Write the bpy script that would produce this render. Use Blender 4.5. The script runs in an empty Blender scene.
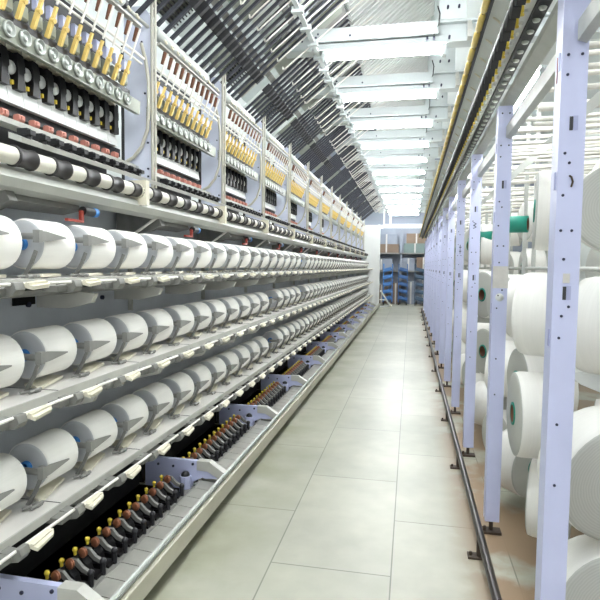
import bpy, math, random
from mathutils import Vector, Matrix
random.seed(7)
SC = bpy.context.scene
COL = SC.collection
PI = math.pi
R = math.radians
P = 1.372                      # bay length of the machine and of the creel

# ------------------------------------------------------------------ materials
def lin(c):
    return tuple((x/12.92 if x <= .04045 else ((x+.055)/1.055)**2.4) for x in c)
def mat(name, rgb, rough=.5, metal=0., var=.0, scale=8., bump=0., emit=None, spec=.5, stretch=None):
    m = bpy.data.materials.new(name); m.use_nodes = True
    nt = m.node_tree; b = nt.nodes['Principled BSDF']
    c = (*lin(rgb), 1)
    b.inputs['Base Color'].default_value = c
    b.inputs['Roughness'].default_value = rough
    b.inputs['Metallic'].default_value = metal
    b.inputs['Specular IOR Level'].default_value = spec
    if var > 0 or bump > 0:
        tc = nt.nodes.new('ShaderNodeTexCoord')
        mp = nt.nodes.new('ShaderNodeMapping')
        if stretch: mp.inputs['Scale'].default_value = stretch
        n = nt.nodes.new('ShaderNodeTexNoise'); n.inputs['Scale'].default_value = scale; n.inputs['Detail'].default_value = 4
        nt.links.new(tc.outputs['Object'], mp.inputs[0]); nt.links.new(mp.outputs[0], n.inputs['Vector'])
        if var > 0:
            mr = nt.nodes.new('ShaderNodeMapRange')
            mr.inputs[1].default_value = .3; mr.inputs[2].default_value = .7
            mr.inputs[3].default_value = 1-var; mr.inputs[4].default_value = 1+var*.4
            mx = nt.nodes.new('ShaderNodeMixRGB'); mx.blend_type = 'MULTIPLY'; mx.inputs[0].default_value = 1
            mx.inputs[1].default_value = c
            nt.links.new(n.outputs['Fac'], mr.inputs[0]); nt.links.new(mr.outputs[0], mx.inputs[2])
            nt.links.new(mx.outputs[0], b.inputs['Base Color'])
        if bump > 0:
            bp = nt.nodes.new('ShaderNodeBump'); bp.inputs['Strength'].default_value = bump; bp.inputs['Distance'].default_value = .004
            nt.links.new(n.outputs['Fac'], bp.inputs['Height']); nt.links.new(bp.outputs[0], b.inputs['Normal'])
    if emit:
        b.inputs['Emission Color'].default_value = (*emit[0], 1); b.inputs['Emission Strength'].default_value = emit[1]
    return m
M = {}
M['lav'] = mat('lavender_paint', (.765,.785,.905), .4, var=.06, scale=5)
M['lavlit'] = mat('lavender_paint_lit', (.85,.87,.935), .4, var=.05, scale=5)  # same lavender paint, lightened for the light falling on the left posts
M['lavdk'] = mat('lavender_paint_worn', (.66,.68,.82), .45, var=.12, scale=9)
M['yarn'] = mat('white_yarn', (.955,.95,.925), .75, var=.03, scale=3, bump=.12, stretch=(1,1,60), spec=.25)
M['yarn2'] = mat('creel_yarn', (.95,.945,.925), .7, var=.03, scale=3, bump=.12, stretch=(1,1,60), spec=.25)
M['yarnend_shade'] = mat('yarn_end_face_shaded', (.78,.79,.795), .6, var=.06, scale=5, spec=.3)  # same white yarn, shade on the end faces put into the colour
M['blue'] = mat('blue_tube_plastic', (.22,.50,.78), .4)
M['green'] = mat('green_tube_paper', (.10,.55,.47), .5, var=.08)
M['brown'] = mat('brown_cardboard_tube', (.45,.30,.22), .8, var=.1)
M['steel'] = mat('brushed_steel', (.88,.87,.85), .38, .12, var=.08, scale=6, stretch=(1,.1,1))
M['greymetal'] = mat('grey_painted_metal', (.74,.74,.71), .45, .1, var=.1, scale=10)
M['bracket'] = mat('cast_grey', (.52,.52,.50), .5, .15, var=.2, scale=20)
M['armgrey'] = mat('cradle_arm_grey', (.58,.58,.56), .45, .1, var=.12, scale=14)
M['beam'] = mat('beam_grey_white', (.74,.77,.77), .45, var=.04, scale=4)
M['guard'] = mat('guard_steel', (.66,.66,.63), .4, .3, var=.15, scale=9)
M['panel'] = mat('machine_grey_panel', (.87,.89,.915), .45, var=.12, scale=3)
M['hood'] = mat('hood_grey', (.72,.73,.70), .4, var=.08, scale=4)
M['dark'] = mat('dark_steel', (.23,.23,.24), .5, .3, var=.2, scale=15)
M['black'] = mat('black_plastic', (.07,.07,.08), .45)
M['void'] = mat('black_interior', (.055,.055,.055), .8)
M['cream'] = mat('cream_ceramic', (.87,.85,.77), .45, var=.06, scale=12)
M['white'] = mat('white_paint', (.90,.91,.90), .45, var=.03, scale=4)
M['offwhite'] = mat('offwhite_paint', (.88,.90,.885), .5, var=.05, scale=4)
M['yellow'] = mat('yellow_plastic', (.92,.80,.47), .45, var=.1, scale=20)
M['beadyel'] = mat('pale_yellow_bead', (.93,.83,.47), .45, var=.12, scale=10)
M['yellow2'] = mat('bright_yellow', (.90,.80,.28), .4)
M['copper'] = mat('copper_disc', (.66,.43,.32), .4, .25, var=.12, scale=30)
M['red'] = mat('salmon_red_plastic', (.80,.54,.48), .5)
M['redlever'] = mat('red_lever', (.58,.22,.17), .5)
M['disc'] = mat('chrome_disc', (.66,.68,.66), .3, .6)
M['greengrey'] = mat('green_grey_rail', (.60,.62,.57), .45, .15, var=.1, scale=12)
M['beige'] = mat('beige_plinth', (.72,.71,.64), .5, var=.1, scale=6)
M['track'] = mat('dark_cooling_track', (.25,.26,.29), .45, .3)
M['tubew'] = mat('white_thread_tube', (.92,.91,.88), .4)
M['pipe'] = mat('pale_grey_pipe', (.74,.76,.74), .4)
M['railblk'] = mat('worn_black_pipe', (.24,.22,.21), .35, .5, var=.3, scale=12)
M['rust'] = mat('rusty_foot', (.30,.25,.21), .7, .2, var=.3, scale=20)
M['lamp'] = mat('fluorescent_glow', (1,1,1), .5, emit=((.97,.985,1.0), 19.0))
M['lamp2'] = mat('fluorescent_glow_creel', (1,1,1), .5, emit=((.96,.98,1.0), 14.0))
M['rubber'] = mat('black_rubber_roller', (.20,.19,.19), .45)
M['shaft'] = mat('white_roller_shaft', (.88,.87,.82), .35)
M['hose'] = mat('cream_hose', (.76,.75,.70), .5)
M['bluecart2'] = mat('mid_blue_cart', (.20,.38,.60), .5, var=.1)
M['bluecart3'] = mat('dark_teal_cart', (.24,.34,.44), .5, var=.1)
M['bluecart'] = mat('blue_cart_paint', (.24,.46,.72), .5, var=.1)
M['carton'] = mat('brown_carton', (.50,.43,.37), .8, var=.1, scale=4)
M['carton2'] = mat('grey_wrapped_carton', (.54,.57,.62), .6, var=.12, scale=4)
M['carton3'] = mat('green_carton', (.45,.52,.51), .8, var=.1, scale=4)
M['wallblue'] = mat('blue_grey_wall', (.60,.63,.68), .8, var=.1, scale=1)
M['wall'] = mat('pale_wall', (.88,.90,.89), .8, var=.06, scale=1)
M['tape'] = mat('masking_tape', (.80,.79,.77), .7, var=.1, scale=25)
M['ink'] = mat('marker_ink', (.30,.31,.42), .7)
M['hole'] = mat('bolt_hole_dark', (.20,.21,.30), .6, .3)
M['creelgrey'] = mat('creel_grey_steel', (.76,.77,.75), .4, .1, var=.12, scale=10)

def ring_mat():
    m = mat('creel_yarn_end', (.76,.765,.74), .6, spec=.3)
    nt = m.node_tree; b = nt.nodes['Principled BSDF']
    tc = nt.nodes.new('ShaderNodeTexCoord'); w = nt.nodes.new('ShaderNodeTexWave')
    w.wave_type = 'RINGS'; w.rings_direction = 'Z'; w.inputs['Scale'].default_value = 30; w.inputs['Distortion'].default_value = 2.0; w.inputs['Detail'].default_value = 2
    nt.links.new(tc.outputs['Object'], w.inputs['Vector'])
    mx = nt.nodes.new('ShaderNodeMixRGB'); mx.inputs[1].default_value = (*lin((.715,.72,.695)),1); mx.inputs[2].default_value = (*lin((.755,.76,.735)),1)
    nt.links.new(w.outputs['Fac'], mx.inputs[0]); nt.links.new(mx.outputs[0], b.inputs['Base Color'])
    return m
M['creelend'] = ring_mat()
def floor_mat():
    m = bpy.data.materials.new('floor_panels'); m.use_nodes = True
    nt = m.node_tree; b = nt.nodes['Principled BSDF']; L = nt.links
    g = nt.nodes.new('ShaderNodeNewGeometry')
    sep = nt.nodes.new('ShaderNodeSeparateXYZ'); L.new(g.outputs['Position'], sep.inputs[0])
    cmb = nt.nodes.new('ShaderNodeCombineXYZ')
    ay = nt.nodes.new('ShaderNodeMath'); ay.inputs[1].default_value = .38; L.new(sep.outputs[1], ay.inputs[0])
    ax = nt.nodes.new('ShaderNodeMath'); ax.inputs[1].default_value = .66+.6*6; L.new(sep.outputs[0], ax.inputs[0])
    L.new(ay.outputs[0], cmb.inputs[0]); L.new(ax.outputs[0], cmb.inputs[1])
    br = nt.nodes.new('ShaderNodeTexBrick')
    br.inputs['Scale'].default_value = 1; br.inputs['Brick Width'].default_value = 1.2; br.inputs['Row Height'].default_value = .6
    br.inputs['Mortar Size'].default_value = .004; br.inputs['Mortar Smooth'].default_value = .3
    br.inputs['Color1'].default_value = (*lin((.70,.70,.645)),1); br.inputs['Color2'].default_value = (*lin((.655,.66,.60)),1)
    br.inputs['Mortar'].default_value = (*lin((.49,.50,.46)),1)
    L.new(cmb.outputs[0], br.inputs['Vector'])
    def noise(s, d=5):
        n = nt.nodes.new('ShaderNodeTexNoise'); n.inputs['Scale'].default_value = s; n.inputs['Detail'].default_value = d
        L.new(g.outputs['Position'], n.inputs['Vector']); return n
    n1, n2 = noise(1.1), noise(7)
    r1 = nt.nodes.new('ShaderNodeMapRange'); r1.inputs[1].default_value=.35; r1.inputs[2].default_value=.65; r1.inputs[3].default_value=.86; r1.inputs[4].default_value=1.06
    L.new(n1.outputs['Fac'], r1.inputs[0])
    r2 = nt.nodes.new('ShaderNodeMapRange'); r2.inputs[1].default_value=.3; r2.inputs[2].default_value=.7; r2.inputs[3].default_value=.94; r2.inputs[4].default_value=1.04
    L.new(n2.outputs['Fac'], r2.inputs[0])
    mu = nt.nodes.new('ShaderNodeMath'); mu.operation='MULTIPLY'; L.new(r1.outputs[0], mu.inputs[0]); L.new(r2.outputs[0], mu.inputs[1])
    mx = nt.nodes.new('ShaderNodeMixRGB'); mx.blend_type='MULTIPLY'; mx.inputs[0].default_value=1
    L.new(br.outputs['Color'], mx.inputs[1]); L.new(mu.outputs[0], mx.inputs[2])
    # worn brown patches along the creel feet (x > .3)
    xm = nt.nodes.new('ShaderNodeMapRange'); xm.inputs[1].default_value=.22; xm.inputs[2].default_value=.42
    L.new(sep.outputs[0], xm.inputs[0])
    n3 = noise(1.7, 6)
    wr = nt.nodes.new('ShaderNodeMapRange'); wr.inputs[1].default_value=.42; wr.inputs[2].default_value=.50; L.new(n3.outputs['Fac'], wr.inputs[0])
    wm = nt.nodes.new('ShaderNodeMath'); wm.operation='MULTIPLY'; L.new(xm.outputs[0], wm.inputs[0]); L.new(wr.outputs[0], wm.inputs[1])
    wm2 = nt.nodes.new('ShaderNodeMath'); wm2.operation='MULTIPLY'; wm2.inputs[1].default_value=.95; L.new(wm.outputs[0], wm2.inputs[0])
    m2 = nt.nodes.new('ShaderNodeMixRGB'); m2.inputs[2].default_value=(*lin((.57,.48,.38)),1)
    L.new(wm2.outputs[0], m2.inputs[0]); L.new(mx.outputs[0], m2.inputs[1])
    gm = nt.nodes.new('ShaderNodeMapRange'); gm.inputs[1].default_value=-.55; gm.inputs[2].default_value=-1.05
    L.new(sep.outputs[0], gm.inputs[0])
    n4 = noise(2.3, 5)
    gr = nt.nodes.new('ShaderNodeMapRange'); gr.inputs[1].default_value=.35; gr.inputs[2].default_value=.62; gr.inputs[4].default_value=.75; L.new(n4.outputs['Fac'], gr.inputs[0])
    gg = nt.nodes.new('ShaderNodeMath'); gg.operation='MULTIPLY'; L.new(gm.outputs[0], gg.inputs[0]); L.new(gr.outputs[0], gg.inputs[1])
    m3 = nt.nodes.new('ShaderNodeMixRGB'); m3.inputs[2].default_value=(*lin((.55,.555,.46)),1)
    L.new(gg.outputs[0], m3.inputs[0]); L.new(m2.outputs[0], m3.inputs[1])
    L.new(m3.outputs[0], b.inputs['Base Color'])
    b.inputs['Roughness'].default_value = .42; b.inputs['Specular IOR Level'].default_value = .35
    return m
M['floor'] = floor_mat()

# ------------------------------------------------------------------ mesh builder
class MB:
    def __init__(s): s.v=[]; s.f=[]; s.sm=[]; s.mi=[]; s.cur=0
    def add(s, vs, fs, smooth=False):
        o=len(s.v); s.v += [tuple(v) for v in vs]
        for f in fs: s.f.append(tuple(i+o for i in f)); s.sm.append(smooth); s.mi.append(s.cur)
        return s
    def box(s, x0,x1,y0,y1,z0,z1):
        vs=[(x,y,z) for x in (x0,x1) for y in (y0,y1) for z in (z0,z1)]
        return s.add(vs, [(0,1,3,2),(4,6,7,5),(0,4,5,1),(2,3,7,6),(0,2,6,4),(1,5,7,3)])
    def bbox(s, x0,x1,y0,y1,z0,z1,b=.004):
        # box with chamfered edges along y
        pts=[(x0+b,z0),(x1-b,z0),(x1,z0+b),(x1,z1-b),(x1-b,z1),(x0+b,z1),(x0,z1-b),(x0,z0+b)]
        return s.prism_y(pts,y0,y1)
    def prism_y(s, pts, y0, y1):
        n=len(pts); vs=[(x,y0,z) for x,z in pts]+[(x,y1,z) for x,z in pts]
        fs=[tuple(range(n)), tuple(range(2*n-1,n-1,-1))]+[(i,i+n,(i+1)%n+n,(i+1)%n) for i in range(n)]
        return s.add(vs,fs)
    def prism_x(s, pts, x0, x1):
        n=len(pts); vs=[(x0,y,z) for y,z in pts]+[(x1,y,z) for y,z in pts]
        fs=[tuple(range(n)), tuple(range(2*n-1,n-1,-1))]+[(i,i+n,(i+1)%n+n,(i+1)%n) for i in range(n)]
        return s.add(vs,fs)
    def prism_z(s, pts, z0, z1):
        n=len(pts); vs=[(x,y,z0) for x,y in pts]+[(x,y,z1) for x,y in pts]
        fs=[tuple(range(n)), tuple(range(2*n-1,n-1,-1))]+[(i,i+n,(i+1)%n+n,(i+1)%n) for i in range(n)]
        return s.add(vs,fs)
    def lathe(s, prof, o=(0,0,0), ax=(0,1,0), n=20, smooth=True):
        """prof: list of (r, t) along the axis; closed at the ends when r = 0"""
        a=Vector(ax).normalized(); u=a.orthogonal().normalized(); w=a.cross(u); O=Vector(o)
        vs=[];fs=[]
        for r,t in prof:
            for i in range(n):
                q=2*PI*i/n; vs.append(O+a*t+(u*math.cos(q)+w*math.sin(q))*r)
        for k in range(len(prof)-1):
            for i in range(n):
                j=(i+1)%n; fs.append((k*n+i,k*n+j,(k+1)*n+j,(k+1)*n+i))
        s.add(vs,fs,smooth)
        return s
    def cyl(s, a, b, r, n=12, r2=None, caps=True):
        a=Vector(a); b=Vector(b); d=b-a; L=d.length; r2=r if r2 is None else r2
        u=d.orthogonal().normalized(); w=d.normalized().cross(u); vs=[]
        for p,rr in ((a,r),(b,r2)):
            for i in range(n):
                q=2*PI*i/n; vs.append(p+(u*math.cos(q)+w*math.sin(q))*rr)
        s.add(vs,[(i,(i+1)%n,(i+1)%n+n,i+n) for i in range(n)],True)
        if caps: s.add(vs,[tuple(range(n-1,-1,-1)),tuple(range(n,2*n))])
        return s
    def tube(s, pts, r, n=8):
        pts=[Vector(p) for p in pts]; vs=[];fs=[]; u=None
        for k,p in enumerate(pts):
            d=(pts[min(k+1,len(pts)-1)]-pts[max(k-1,0)]).normalized()
            if u is None: u=d.orthogonal().normalized()
            u=(u-d*u.dot(d)).normalized(); w=d.cross(u)
            for i in range(n):
                q=2*PI*i/n; vs.append(p+(u*math.cos(q)+w*math.sin(q))*r)
        for k in range(len(pts)-1):
            for i in range(n):
                j=(i+1)%n; fs.append((k*n+i,k*n+j,(k+1)*n+j,(k+1)*n+i))
        s.add(vs,fs,True); m=len(vs)
        s.add(vs,[tuple(range(n-1,-1,-1)),tuple(range(m-n,m))])
        return s
    def ball(s, c, r, n=10, sz=1):
        return s.lathe([(max(r*math.sin(PI*k/6),1e-4), -r*sz*math.cos(PI*k/6)) for k in range(7)], c, (0,0,1), n)
    def mesh(s, name, *mats):
        me=bpy.data.meshes.new(name); me.from_pydata(s.v,[],s.f)
        me.polygons.foreach_set('use_smooth', s.sm); me.polygons.foreach_set('material_index', s.mi)
        for m in mats: me.materials.append(M[m] if isinstance(m,str) else m)
        me.update(); 
        import bmesh
        bm=bmesh.new(); bm.from_mesh(me); bmesh.ops.recalc_face_normals(bm, faces=bm.faces); bm.to_mesh(me); bm.free()
        return me

def ob(name, me, parent=None, loc=(0,0,0), rot=None, label=None, kind=None):
    o=bpy.data.objects.new(name, me); COL.objects.link(o); o.location=loc
    if rot: o.rotation_euler=rot
    if parent: o.parent=parent
    if label: o['label']=label
    if kind: o['kind']=kind
    return o
def thing(name, label, cat, loc=(0,0,0), rot=None, group=None, me=None):
    o=ob(name, me, None, loc, rot, label); o['category']=cat
    if group: o['group']=group
    return o
ORD=['first','second','third','fourth','fifth','sixth','seventh','eighth','ninth','tenth','eleventh','twelfth','thirteenth','fourteenth','fifteenth','sixteenth','seventeenth','eighteenth','nineteenth']
TENS={2:('twenty','twentieth'),3:('thirty','thirtieth'),4:('forty','fortieth'),5:('fifty','fiftieth')}
def nth(i):
    """i from 0"""
    if i < 19: return ORD[i]
    n=i+1; t,u=divmod(n,10)
    return TENS[t][1] if u==0 else TENS[t][0]+'-'+ORD[u-1]

# ------------------------------------------------------------------ camera
f_px=550.; yaw,pitch,roll=.19774001,.06213638,-.01149334
fw=Vector((-math.sin(yaw)*math.cos(pitch), math.cos(yaw)*math.cos(pitch), -math.sin(pitch)))
r0=Vector((math.cos(yaw),math.sin(yaw),0)); d0=fw.cross(r0)
c,s_=math.cos(roll),math.sin(roll)
rr=c*r0+s_*d0; dd=-s_*r0+c*d0
cam=bpy.data.cameras.new('camera'); cam.sensor_width=36; cam.sensor_fit='HORIZONTAL'; cam.lens=f_px/600*36
co=bpy.data.objects.new('camera',cam); COL.objects.link(co)
mt=Matrix((( rr.x,-dd.x,-fw.x,0),(rr.y,-dd.y,-fw.y,0),(rr.z,-dd.z,-fw.z,1.5),(0,0,0,1)))
co.matrix_world=mt; cam.clip_start=.05
SC.camera=co

# ------------------------------------------------------------------ setting
YB=23.6
def struct(name, me, loc=(0,0,0)):
    o=ob(name, me, None, loc); o['kind']='structure'; return o
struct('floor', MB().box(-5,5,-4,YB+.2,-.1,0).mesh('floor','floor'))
struct('wall_back', MB().box(-5,5,YB,YB+.2,0,6.4).mesh('wall_back','wallblue'))
struct('wall_left', MB().box(-5.2,-5,-4,YB+.2,0,6.4).mesh('wall_left','wall'))
struct('wall_right', MB().box(5,5.2,-4,YB+.2,0,6.4).mesh('wall_right','wall'))
struct('ceiling', MB().box(-5.2,5.2,-4,YB+.2,6.4,6.6).mesh('ceiling','wall'))

# ------------------------------------------------------------------ left machine
NB=13                                   # bays; bay b spans post(b-1)..post(b)
POST0=3.42
def post_y(k): return POST0+P*k         # k=-1 is just outside the frame
YEND=post_y(12)+.1
Y0=1.15

# posts
MBp=MB().prism_y([(-1.89,1.97),(-1.69,1.97),(-1.69,3.10),(-1.75,3.18),(-1.89,3.18)],0,.025)
plate_me=MBp.mesh('plate','lavlit')
bolt_me=MB()
for x,z in ((-1.72,2.3),(-1.74,2.62),(-1.72,2.13),(-1.83,2.2),(-1.72,2.08),(-1.76,2.95),(-1.8,3.05)):
    bolt_me.lathe([(.0001,-.006),(.007,-.006),(.007,0)],(x,0,z),(0,1,0),8)
bolt_me=bolt_me.mesh('bolts','hole')
cond_me=MB().tube([(-1.683,-.012,3.22),(-1.683,-.012,2.9),(-1.683,-.012,2.4),(-1.683,-.012,2.0)],.011).tube([(-1.66,-.01,3.22),(-1.662,-.01,2.6),(-1.662,-.01,2.0)],.008).mesh('conduit','hose')
hp=[(-1.75,-.03,2.93),(-1.72,-.03,2.82),(-1.70,-.03,2.68),(-1.70,-.03,2.5),(-1.71,-.03,2.38),(-1.75,-.03,2.27),(-1.81,-.03,2.2),(-1.87,-.03,2.17)]
hose_me=MB().tube(hp,.012).mesh('hose','hose')
for k in range(NB):
    t=thing('machine_post', f'lavender upright plate with curved hose on the left machine, {nth(k)} from the near end', 'machine post', (0,post_y(k),0), group='lavender uprights of the left machine')
    ob('plate',plate_me,t); ob('bolt_set',bolt_me,t); ob('conduit',cond_me,t,label='pale vertical conduit on the plate edge'); ob('hose',hose_me,t,label='curved cream hose')

# guide banks ------------------------------------------------------
NP=11; PITCH=.099; S0=.045
board=MB().box(-1.80,-1.78,.03,1.18,2.0,2.95).mesh('back_board','dark')
rail=MB().prism_y([(-1.735,2.445),(-1.70,2.44),(-1.695,2.52),(-1.735,2.535)],.0,1.22).mesh('disc_rail','greengrey')
disc=MB().lathe([(.0001,.010),(.012,.012),(.015,.004),(.024,.004),(.030,.014),(.034,.014),(.036,0),(.0001,0)],(0,0,0),(1,0,0),18).mesh('tension_disc','disc')
handle=MB().bbox(-.009,.011,-.0085,.0085,0,.095).box(-.006,.010,-.006,.006,.095,.150).cyl((.0,-.0,.085),(.018,0,.085),.012,10).mesh('guide_handle','yellow')
rod=MB().cyl((0,0,.16),(.0,0,.34),.006,8).mesh('guide_rod','tubew')
bars=MB().cyl((-1.66,.0,2.775),(-1.66,1.2,2.775),.008,8).cyl((-1.675,0,2.745),(-1.675,1.2,2.745),.007,8).mesh('cross_bar','tubew')
topb=MB().prism_y([(-1.66,2.925),(-1.63,2.93),(-1.63,2.942),(-1.66,2.937)],.0,1.12).mesh('top_bracket','greymetal')
coil=MB().cyl((0,0,0),(.02,0,.075),.013,10).mesh('wound_coil','brown')
eye=MB().lathe([(.006,0),(.016,.002),(.016,.012),(.006,.014)],(0,0,0),(1,0,.4),10).mesh('guide_eye','cream')
boxg=MB().bbox(-.02,.012,-.028,.028,0,.07,.01).mesh('guide_box','greengrey')
boxl=MB().bbox(-.02,.006,-.026,.026,0,.06).mesh('cover_box','lav')
pl=[(-.026,0),(.026,0),(.026,.035),(.019,.045),(.019,.075),(.026,.085),(.024,.12),(.012,.15),(-.022,.155),(-.026,.12),(-.020,.10),(-.020,.05)]
bplate=MB().prism_x(pl,-.03,.022).mesh('black_plate','black')
wdisc=MB().lathe([(.0001,.010),(.006,.012),(.008,.009),(.027,.010),(.031,0),(.0001,-.01)],(0,0,0),(1,0,0),16).mesh('white_disc','white')
ychip=MB().box(-.006,.010,-.006,.006,0,.018).mesh('yellow_chip','yellow2')
card=MB()
for i in range(NP): card.prism_y([(-1.75,2.185),(-1.70,2.185),(-1.715,2.26),(-1.735,2.33),(-1.75,2.33)],max(.032,S0-.048+i*PITCH),S0+.048+i*PITCH)
card=card.mesh('card_strip','white')
chip=MB().box(-.02,.014,-.03,.012,0,.025).box(-.02,.01,.014,.03,-.01,.03).mesh('ceramic_chip','cream')
redb=MB().bbox(-.02,.012,-.022,.016,0,.030,.006).box(-.01,.018,-.010,.004,.008,.022).mesh('red_block','red')
lrail=MB().prism_y([(-1.75,2.085),(-1.67,2.085),(-1.67,2.108),(-1.75,2.112)],0,1.25).mesh('lower_rail','greymetal')
frail=MB().prism_y([(-1.66,2.02),(-1.60,2.0),(-1.595,2.02),(-1.66,2.045)],0,1.3).mesh('front_rail','greymetal')
lever=MB().box(-.03,.02,-.012,.012,-.02,.03).box(.0,.04,-.018,.018,.0,.02).mesh('black_lever','black')
dstrip=MB().box(-1.765,-1.735,.02,1.16,2.535,2.575).mesh('dark_strip','black')
dslot=MB().box(-1.77,-1.73,.02,1.16,2.14,2.185).box(-1.77,-1.74,.02,1.16,2.40,2.445).mesh('dark_slot','black')
tilt=R(21)
for b in range(NB):
    t=thing('guide_bank', f'yarn guide bank with yellow handles and black plates, {nth(b)} bay from the near end', 'guide bank', (0,post_y(b-1),0), group='yarn guide banks between the lavender uprights')
    for n,me in (('disc_rail',rail),('cross_bar',bars),('top_bracket',topb),('dark_strip',dstrip)): ob(n,me,t)
    ob('back_board',board,t,(-.13,0,0))
    def low(n,me,x=0,y=0,z=0):
        o=ob(n,me,t,(x-.12,y*1.07,1.07*z-.105)); o.scale=(1,1.07,1.07); return o
    low('card_strip',card); low('dark_slot',dslot); low('lower_rail',lrail); ob('front_rail',frail,t)
    for i in range(NP):
        y=S0+i*PITCH
        h=ob('guide_handle',handle,t,(-1.72,y,2.565),(0,tilt,0)); ob('guide_rod',rod,h)
        ob('tension_disc',disc,t,(-1.697,y+.01,2.487))
        ob('wound_coil',coil,t,(-1.655,y+.035,2.83))
        ob('guide_eye',eye,t,(-1.62,y,2.955))
        ob('guide_box',boxg,t,(-1.735,y+.048,2.585)); ob('cover_box',boxl,t,(-1.72,y+.05,2.665))
        low('black_plate',bplate,-1.705,y+.01,2.250); (low('white_disc',wdisc,-1.702,y-.040,2.335) if i else None)
        if b<8:
            low('yellow_chip',ychip,-1.708,y-.026,2.268); low('ceramic_chip',chip,-1.71,y,2.415)
        low('red_block',redb,-1.685,y,2.112); ob('black_lever',lever,t,(-1.64,y+.03,2.045))

# top pipes --------------------------------------------------------
pipe_me=MB().lathe([(.0001,0),(.036,0),(.040,.006),(.040,.94),(.036,.95),(.0001,.95)],(-1.71,.06,3.045),(0,1,0),18).mesh('top_pipe','pipe')
pc=MB().cyl((-1.71,1.0,3.045),(-1.71,1.06,3.045),.028,14).mesh('pipe_collar','dark')
brk=MB().cyl((-1.72,1.04,3.045),(-1.72,P,3.045),.012,8).mesh('pipe_bracket','greymetal')
for k in range(-1,NB-1):
    t=thing('exhaust_pipe', f'pale grey pipe along the machine top in the {nth(k+1)} bay', 'pipe', (0,post_y(k),0), group='pale pipes along the machine top')
    ob('pipe_body',pipe_me,t); ob('pipe_collar',pc,t); ob('pipe_bracket',brk,t)

# cooling tracks ---------------------------------------------------
A=R(40); ca,sa=math.cos(A),math.sin(A)
TR0=Vector((-1.77,0,3.10))
def along(u, off=0): return (TR0.x+ca*u-sa*off, TR0.z+sa*u+ca*off)
track=MB()
pts=[along(0,-.012),along(1.42,-.012),along(1.42,.012),along(0,.012)]
track.prism_y(pts,-.011,.011)
track_me=track.mesh('cooling_track','track')
clips=[]
for u in (.42,.86):
    p0=along(u,.013); p1=along(u+.06,.013); p2=along(u+.06,.05); p3=along(u,.05)
    clips.append(MB().prism_y([p0,p1,p2,p3],0,.60).mesh('clip_bar','bracket'))
plug=MB()
for u in (.3,):
    p0=along(u,-.03); p1=along(u+.10,-.03); p2=along(u+.10,.03); p3=along(u,.03)
    plug.prism_y([p0,p1,p2,p3],-.018,.018)
plug_me=plug.mesh('track_clamp','dark')
sstr=MB().prism_y([along(.1,.07),along(1.5,.07),along(1.5,.11),along(.1,.11)],.66,.74).mesh('support_strut','beige')
def thread_tube(y):
    # white tube with hooked lower end, running up parallel to the tracks
    pts=[]
    for u,o,dy in ((.60,-.05,.05),(.585,-.075,.04),(.60,-.095,.015),(.63,-.10,0),(1.0,-.11,0),(1.62,-.13,0)):
        x,z=along(u,o); pts.append((x,y+dy,z))
    return MB().tube(pts,.007,6)
tt_me=thread_tube(0).mesh('thread_tube','tubew')
for k in range(-1,NB-1):
    t=thing('track_rack', f'rack of dark sloping cooling tracks above the {nth(k+1)} machine bay', 'track rack', (0,post_y(k),0), group='racks of sloping tracks over the left machine')
    for m_ in clips: ob('clip_bar',m_,t); ob('clip_bar',m_,t,(0,.83 if m_ is clips[1] else .68,0))
    if k>=1: ob('support_strut',sstr,t,label='beige sloping support strut')
    for i in range(12):
        y=.06+i*P/12
        if i in (5,6) and k>=1: continue
        ob('cooling_track',track_me,t,(0,y,0))
        if k<5: ob('track_clamp',plug_me,t,(0,y,0))
        if i%2==0 and not (i==6 and k>=1): ob('thread_tube',tt_me,t,(0,y+.03,0),label='thin white thread tube with a hooked end')

# sloping ribbed panels above the tracks (heater housing)
def heater(k):
    t=thing('heater_housing', f'off-white sloping ribbed housing above the tracks, {nth(k+1)} bay from the near end', 'housing', (0,post_y(k),0), group='sloping housings over the aisle')
    return t
hb=MB().prism_y([along(1.35,.30),along(3.3,.30),along(3.3,.42),along(1.35,.42)],.01,P-.01).mesh('housing_body','panel')
rib=MB()
for i in range(12):
    y=.03+i*P/12
    u0,u1=along(1.55,.20),along(3.3,.20); v0,v1=along(1.55,.30),along(3.3,.30)
    rib.add([(u0[0],y+.012,u0[1]),(u0[0],y+.046,u0[1]),(v0[0],y+.062,v0[1]),(v0[0],y-.004,v0[1]),(u1[0],y+.012,u1[1]),(u1[0],y+.046,u1[1]),(v1[0],y+.062,v1[1]),(v1[0],y-.004,v1[1])],[(0,1,2,3),(4,7,6,5),(0,4,5,1),(1,5,6,2),(2,6,7,3),(3,7,4,0)])
rib_me=rib.mesh('housing_ribs','white')
jb=[]
for (u0,u1,ya,yb) in ((.1,.42,.2,.55),(.55,.85,.85,1.25),(1.0,1.3,.1,.5),(1.15,1.45,.75,1.1)):
    jb.append(MB().prism_y([along(u0,.16),along(u1,.16),along(u1,.30),along(u0,.30)],ya,yb).mesh('junction_box','greengrey'))
carr=MB()
carr.prism_y([along(.0,.30),along(1.36,.30),along(1.36,.34),along(.0,.34)],.18,.23)
carr_me=carr.mesh('carrier_strip','offwhite')
sheet=MB().prism_y([along(.62,.34),along(1.1,.34),along(1.1,.36),along(.62,.36)],.1,1.2).mesh('cover_sheet','offwhite')
grille=MB()
for i in range(10):
    u=.10+i*.03
    grille.prism_y([along(u,.12),along(u+.012,.12),along(u+.012,.155),along(u,.155)],.21,.54)
grille_me=grille.mesh('grille','dark')
darkp=MB().prism_y([along(1.2,.2),along(1.5,.2),along(1.5,.26),along(1.2,.26)],.05,P-.05).mesh('dark_strip','bracket')
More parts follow.
